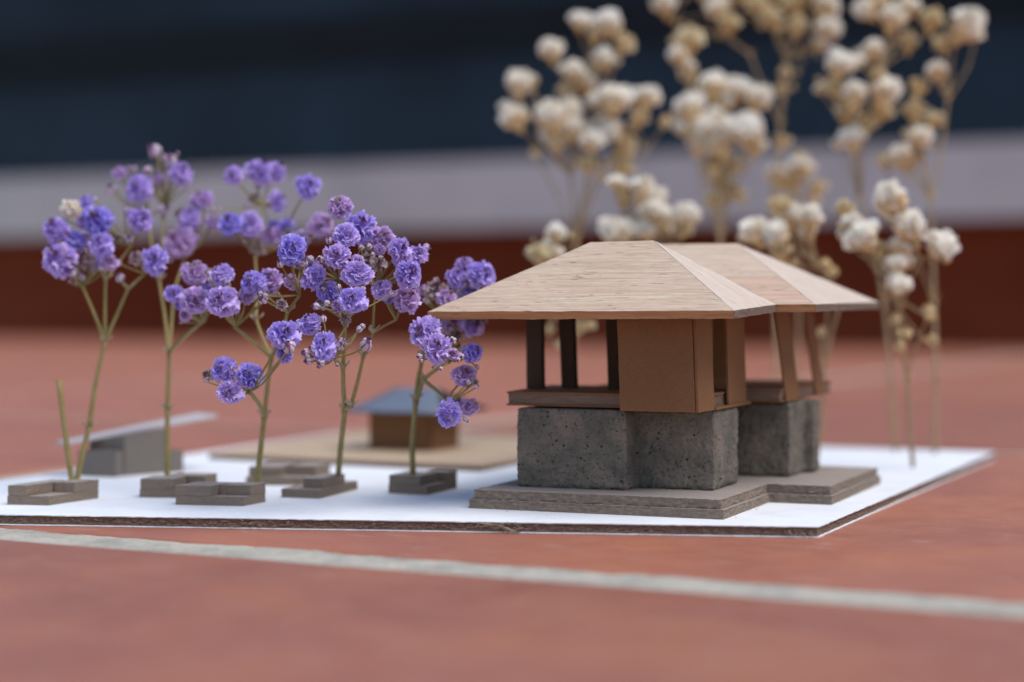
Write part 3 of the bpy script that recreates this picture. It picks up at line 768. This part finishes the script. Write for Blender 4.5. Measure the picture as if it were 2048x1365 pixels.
# third sprig: lower cluster of three blossoms and mid row
sprig('third violet stem from the left, a low side branch holding three clustered blossoms', (512, 430),
      {'a': ('0', 529, 832, 424), 'n': ('a', 543, 715, 420), 'lc': ('a', 500, 785, 404), 'v1': ('n', 512, 640, 430), 'v2': ('n', 470, 655, 412), 'v3': ('n', 575, 625, 402), 'v4': ('v1', 510, 505, 450), 'v5': ('v4', 525, 410, 455), 'v6': ('v3', 600, 590, 400), 'v7': ('v4', 565, 490, 448)},
      [(447, 740, 26, 400, 'v'), (500, 751, 25, 399, 'b'), (461, 784, 28, 398, 'v'), (446, 603, 34, 404, 'v'), (444, 550, 23, 412, 'v'), (507, 567, 26, 406, 'v'), (541, 560, 23, 410, 'p'), (495, 590, 18, 408, 'p'),
       (526, 600, 10, 396, 'u'), (564, 610, 13, 394, 't'), (582, 563, 17, 402, 'p'), (584, 501, 29, 396, 'b'), (568, 669, 32, 382, 'v'), (578, 694, 13, 378, 'u'),
       (467, 352, 22, 452, 'v'), (521, 344, 29, 456, 'v'), (553, 344, 23, 458, 'v'), (554, 402, 21, 456, 'v'), (508, 397, 14, 456, 't'), (462, 448, 27, 446, 'b'), (502, 450, 28, 448, 'v'),
       (545, 474, 24, 452, 'p'), (515, 494, 19, 450, 't'), (574, 450, 14, 452, 'b'), (616, 374, 27, 442, 'v'), (600, 482, 23, 448, 'v'), (642, 451, 25, 444, 'p')], group=GV, extra=16)
# fourth sprig: the sharpest
sprig('sharpest and densest violet sprig, one striped bud jutting right on a thin stalk', (675, 440),
      {'a': ('0', 690, 820, 414), 'n': ('a', 686, 735, 402), 'c': ('n', 690, 640, 396), 'c1': ('c', 705, 628, 392), 'lo': ('n', 668, 716, 384), 'k': ('a', 702, 812, 410), 'k1': ('k', 727, 712, 408), 'k2': ('k1', 746, 665, 406), 'k3': ('k2', 752, 575, 406), 'k4': ('k2', 792, 640, 404), 'c2': ('c', 676, 560, 402), 'k5': ('k3', 722, 500, 410)},
      [(619, 648, 28, 388, 'v'), (648, 693, 31, 380, 'v'), (613, 709, 12, 379, 'u'), (732, 690, 14, 380, 'u'), (684, 684, 8, 380, 'u'), (719, 659, 6, 384, 'u'), (680, 416, 30, 406, 'p'), (722, 455, 31, 402, 'v'), (693, 471, 23, 396, 'v'),
       (764, 477, 24, 406, 'p'), (674, 513, 28, 392, 'v'), (716, 548, 29, 392, 'v'), (629, 555, 26, 398, 'v'), (658, 584, 26, 398, 'b'), (706, 600, 30, 386, 'v'), (800, 500, 25, 400, 'v'), (835, 509, 21, 404, 'v'),
       (816, 548, 33, 396, 'v'), (764, 580, 23, 400, 'v'), (813, 600, 27, 402, 'p'), (758, 526, 16, 398, 't'), (760, 500, 13, 402, 'p'), (690, 640, 13, 388, 't'), (640, 705, 10, 382, 't'), (640, 520, 8, 394, 'u'), (734, 520, 15, 400, 't')], group=GV, extra=18)
# fifth sprig, beside the house
sprig('violet sprig next to the house, partly tucked under the left tip of the wooden roof', (827, 436),
      {'a': ('0', 832, 800, 424), 'n': ('a', 846, 760, 420), 'b': ('n', 900, 722, 406), 'e': ('n', 893, 803, 404), 'c': ('a', 845, 715, 420), 'c1': ('c', 880, 625, 416), 'b1': ('b', 918, 690, 404)},
      [(929, 529, 18, 422, 'p'), (961, 550, 30, 420, 'v'), (913, 558, 21, 420, 'v'), (874, 580, 24, 416, 't'), (893, 597, 20, 414, 'p'), (848, 664, 30, 400, 'v'), (874, 697, 31, 392, 'v'), (945, 651, 24, 424, 'v'),
       (903, 650, 20, 420, 'p'), (912, 671, 17, 410, 't'), (945, 706, 24, 402, 'b'), (929, 752, 24, 404, 'p'), (898, 829, 26, 400, 'v'), (937, 814, 22, 406, 'p'), (917, 806, 12, 408, 't'), (940, 590, 24, 424, 'v'), (950, 765, 9, 402, 't')], group=GV, extra=12)

# ---- cream sprigs
sprig('tall cream sprig rising left of the ridge, with two balls standing out on its left', (1150, 560),
      {'a': ('0', 1152, 480, 565), 'b': ('a', 1140, 350, 568), 'c': ('b', 1105, 300, 566), 'd': ('b', 1170, 190, 572), 'e': ('a', 1200, 360, 562), 'f': ('e', 1250, 260, 566), 'g': ('d', 1180, 110, 574), 'h': ('c', 1075, 240, 566), 'i': ('f', 1295, 300, 566)},
      [(1038, 168, 26, 566, 'c'), (1027, 237, 30, 562, 'c'), (1104, 100, 24, 570, 'c'), (1162, 42, 22, 574, 'c'), (1218, 44, 26, 570, 'c'), (1190, 68, 18, 572, 's'), (1250, 91, 21, 572, 's'), (1147, 141, 29, 568, 'c'),
       (1206, 117, 22, 570, 'c'), (1171, 165, 27, 572, 'c'), (1133, 182, 22, 572, 's'), (1229, 199, 31, 560, 'c'), (1291, 196, 27, 566, 'c'), (1100, 235, 33, 560, 'c'), (1137, 225, 27, 568, 'c'), (1144, 257, 25, 562, 'c'),
       (1112, 285, 24, 564, 'c'), (1183, 282, 28, 558, 'c'), (1223, 262, 29, 562, 'c'), (1280, 234, 22, 566, 's'), (1250, 298, 25, 566, 's'), (1175, 330, 20, 566, 's'), (1330, 245, 14, 566, 'n'), (1245, 335, 20, 566, 's'), (1071, 305, 13, 566, 'n')], True, .66, 16, GC)
sprig('densest cream sprig behind the house ridge, right of centre of the picture', (1440, 560),
      {'a': ('0', 1440, 470, 566), 'b': ('a', 1430, 340, 570), 'c': ('b', 1405, 270, 572), 'd': ('b', 1460, 260, 572), 'e': ('a', 1462, 380, 574), 'f': ('d', 1500, 270, 572), 'g': ('c', 1375, 190, 578)},
      [(1355, 112, 24, 578, 'c'), (1379, 82, 28, 582, 's'), (1375, 140, 22, 580, 'c'), (1427, 172, 32, 570, 'c'), (1475, 178, 32, 572, 'c'), (1520, 197, 26, 570, 'c'), (1382, 217, 31, 568, 'c'), (1443, 203, 29, 572, 'c'),
       (1370, 252, 27, 570, 'c'), (1411, 250, 30, 566, 'c'), (1400, 285, 27, 570, 'c'), (1458, 258, 28, 568, 'c'), (1496, 255, 32, 566, 'c'), (1440, 290, 28, 570, 'c'), (1502, 292, 22, 572, 's'), (1428, 332, 23, 572, 's'), (1470, 325, 25, 574, 'c'), (1469, 385, 24, 574, 's'), (1440, 365, 20, 574, 's'), (1425, 400, 18, 572, 's')], True, .66, 14, GC)
sprig('cream sprig running off the top of the picture on a dark leaning stem', (1545, 552),
      {'a': ('0', 1545, 440, 575), 'b': ('a', 1560, 250, 590), 'c': ('b', 1575, 120, 595), 'd': ('c', 1620, 80, 595), 'e': ('b', 1500, 110, 595), 'f': ('e', 1440, 70, 596), 'g': ('f', 1350, 40, 598), 'h': ('c', 1550, 60, 596)},
      [(1330, 8, 28, 596, 'c'), (1435, 12, 28, 594, 'c'), (1459, 45, 26, 592, 's'), (1515, 8, 25, 596, 's'), (1540, 34, 24, 594, 's'), (1589, 12, 24, 598, 's'), (1594, 52, 24, 594, 's'), (1653, 12, 29, 592, 'c'), (1657, 58, 31, 590, 'c'),
       (1571, 146, 17, 596, 'n'), (1563, 180, 15, 596, 'n'), (1562, 284, 21, 590, 's'), (1480, -25, 26, 596, 'c'), (1560, -30, 28, 598, 'c'), (1620, -30, 26, 598, 's'), (1400, -30, 24, 598, 'c')], True, .66, 12, GC)
sprig('faint cream sprig, the most blurred, between the ridge and the right-hand sprigs', (1600, 560),
      {'a': ('0', 1598, 470, 590), 'b': ('a', 1596, 390, 605)},
      [(1601, 336, 27, 612, 'c'), (1557, 353, 25, 612, 'c'), (1633, 377, 21, 610, 's'), (1580, 370, 20, 612, 's')], True, .5, 4, GC)
sprig('tallest cream sprig at the right, its upper balls near the top edge', (1790, 553),
      {'a': ('0', 1768, 600, 556), 'b': ('a', 1722, 400, 560), 'c': ('b', 1712, 270, 562), 'd': ('c', 1745, 150, 566), 'e': ('c', 1680, 190, 562), 'f': ('d', 1800, 80, 570)},
      [(1729, 20, 26, 570, 'c'), (1785, 38, 29, 570, 'c'), (1817, 16, 27, 574, 'c'), (1864, 41, 25, 570, 's'), (1747, 99, 26, 566, 'c'), (1817, 84, 19, 572, 's'), (1680, 126, 33, 556, 'c'), (1668, 176, 24, 562, 's'),
       (1709, 190, 29, 556, 'c'), (1773, 181, 34, 552, 'c'), (1694, 224, 23, 562, 's'), (1764, 224, 23, 562, 's'), (1703, 278, 28, 558, 'c'), (1760, 8, 24, 574, 's'), (1730, 250, 18, 562, 's')], True, .66, 14, GC)
sprig('rightmost cream sprig with one large ball leaning out to the top right', (1870, 545),
      {'a': ('0', 1868, 600, 548), 'b': ('a', 1862, 400, 552), 'c': ('b', 1840, 300, 556), 'd': ('b', 1895, 200, 560), 'e': ('d', 1905, 110, 564)},
      [(1934, 52, 33, 560, 'c'), (1884, 88, 19, 564, 's'), (1873, 143, 26, 560, 'c'), (1835, 175, 23, 562, 's'), (1829, 222, 26, 562, 's'), (1870, 239, 19, 560, 's'), (1841, 275, 26, 556, 'c'), (1800, 310, 28, 556, 'c'), (1822, 322, 20, 558, 's')], True, .66, 12, GC)
sprig('low cream sprig right of the roof, its bright balls the sharpest of the cream ones', (1826, 500),
      {'a': ('0', 1815, 760, 496), 'b': ('a', 1800, 620, 490), 'c': ('b', 1790, 590, 487), 'd': ('b', 1768, 540, 486), 'e': ('b', 1840, 520, 488)},
      [(1780, 399, 35, 486, 'c'), (1818, 452, 33, 484, 'c'), (1724, 472, 40, 482, 'c'), (1704, 445, 24, 486, 'c'), (1689, 417, 21, 490, 's'), (1880, 489, 31, 484, 'c'), (1797, 497, 25, 486, 'c'), (1756, 499, 24, 488, 's'), (1791, 530, 25, 484, 'c'), (1797, 567, 27, 482, 'c'),
       (1790, 640, 12, 488, 'n'), (1812, 668, 14, 490, 'n'), (1800, 690, 12, 490, 'n'), (1856, 622, 13, 494, 'n'), (1862, 680, 13, 494, 's')], True, .62, 12, GC)
sprig('low cream sprig just above the right slope of the roof', (1632, 505),
      {'a': ('0', 1650, 730, 505), 'b': ('a', 1680, 610, 505), 'c': ('b', 1640, 540, 505), 'd': ('c', 1600, 500, 503)},
      [(1507, 463, 31, 500, 'c'), (1551, 468, 31, 498, 'c'), (1563, 502, 27, 500, 's'), (1563, 412, 26, 504, 's'), (1619, 435, 30, 500, 'c'), (1582, 428, 24, 504, 'c'), (1665, 545, 12, 505, 'n'), (1642, 665, 12, 505, 'n'), (1650, 530, 14, 505, 'n')], True, .58, 10, GC)
sprig('low cream cluster directly above the front roof ridge', (1275, 530),
      {'a': ('0', 1275, 560, 530), 'b': ('a', 1262, 480, 530), 'c': ('a', 1320, 490, 528)},
      [(1234, 365, 20, 526, 'c'), (1247, 394, 21, 528, 's'), (1286, 380, 27, 524, 'c'), (1308, 395, 23, 526, 'c'), (1305, 420, 28, 522, 'c'), (1330, 434, 26, 524, 'c'), (1220, 459, 28, 522, 'c'), (1249, 461, 26, 524, 'c'), (1268, 446, 23, 528, 's'), (1293, 459, 24, 524, 'c'), (1374, 427, 27, 522, 'c'), (1369, 458, 19, 526, 's')], True, .5, 8, GC)
sprig('small cream sprig peeping out over the left slope of the roof', (1150, 500),
      {'a': ('0', 1135, 700, 500), 'b': ('a', 1108, 570, 498)},
      [(1112, 468, 21, 498, 'c'), (1080, 509, 25, 496, 's'), (1107, 507, 21, 498, 'c'), (1100, 660, 12, 500, 's'), (1122, 690, 11, 500, 's'), (1160, 655, 16, 506, 's'), (1180, 650, 14, 508, 's')], True, .5, 8, GC)

# ------------------------------------------------------------------ crumbs on the board and floor
cr = MB(); rd = random.Random(11)
def crumb(px, py, h, r):
    x, y = gpt(px, py, h); vs = []
    for a, b, c in ((1, 0, 0), (-1, 0, 0), (0, 1, 0), (0, -1, 0), (0, 0, 1), (0, 0, -.6)):
        k = r * rd.uniform(.6, 1.3); vs.append((x + a * k, y + b * k, h + .6 * r + c * k * .8))
    cr.add(vs, [(0, 2, 4), (2, 1, 4), (1, 3, 4), (3, 0, 4), (2, 0, 5), (1, 2, 5), (3, 1, 5), (0, 3, 5)])
for px, py in ((1014, 1024), (1171, 1029), (1513, 1020), (1472, 1037), (1517, 1017)): crumb(px, py, 2.2, .14)
for _ in range(60): crumb(rd.uniform(200, 1600), rd.uniform(1018, 1044), 2.2, rd.uniform(.03, .07))
for _ in range(90): crumb(rd.uniform(0, 2040), rd.uniform(1082, 1120), 0, rd.uniform(.04, .12))
c_ = cr.build('card_crumbs', M['core'], None); c_['kind'] = 'stuff'; c_['label'] = 'tiny brown card crumbs scattered on the board and tiles'; c_['category'] = 'crumbs'
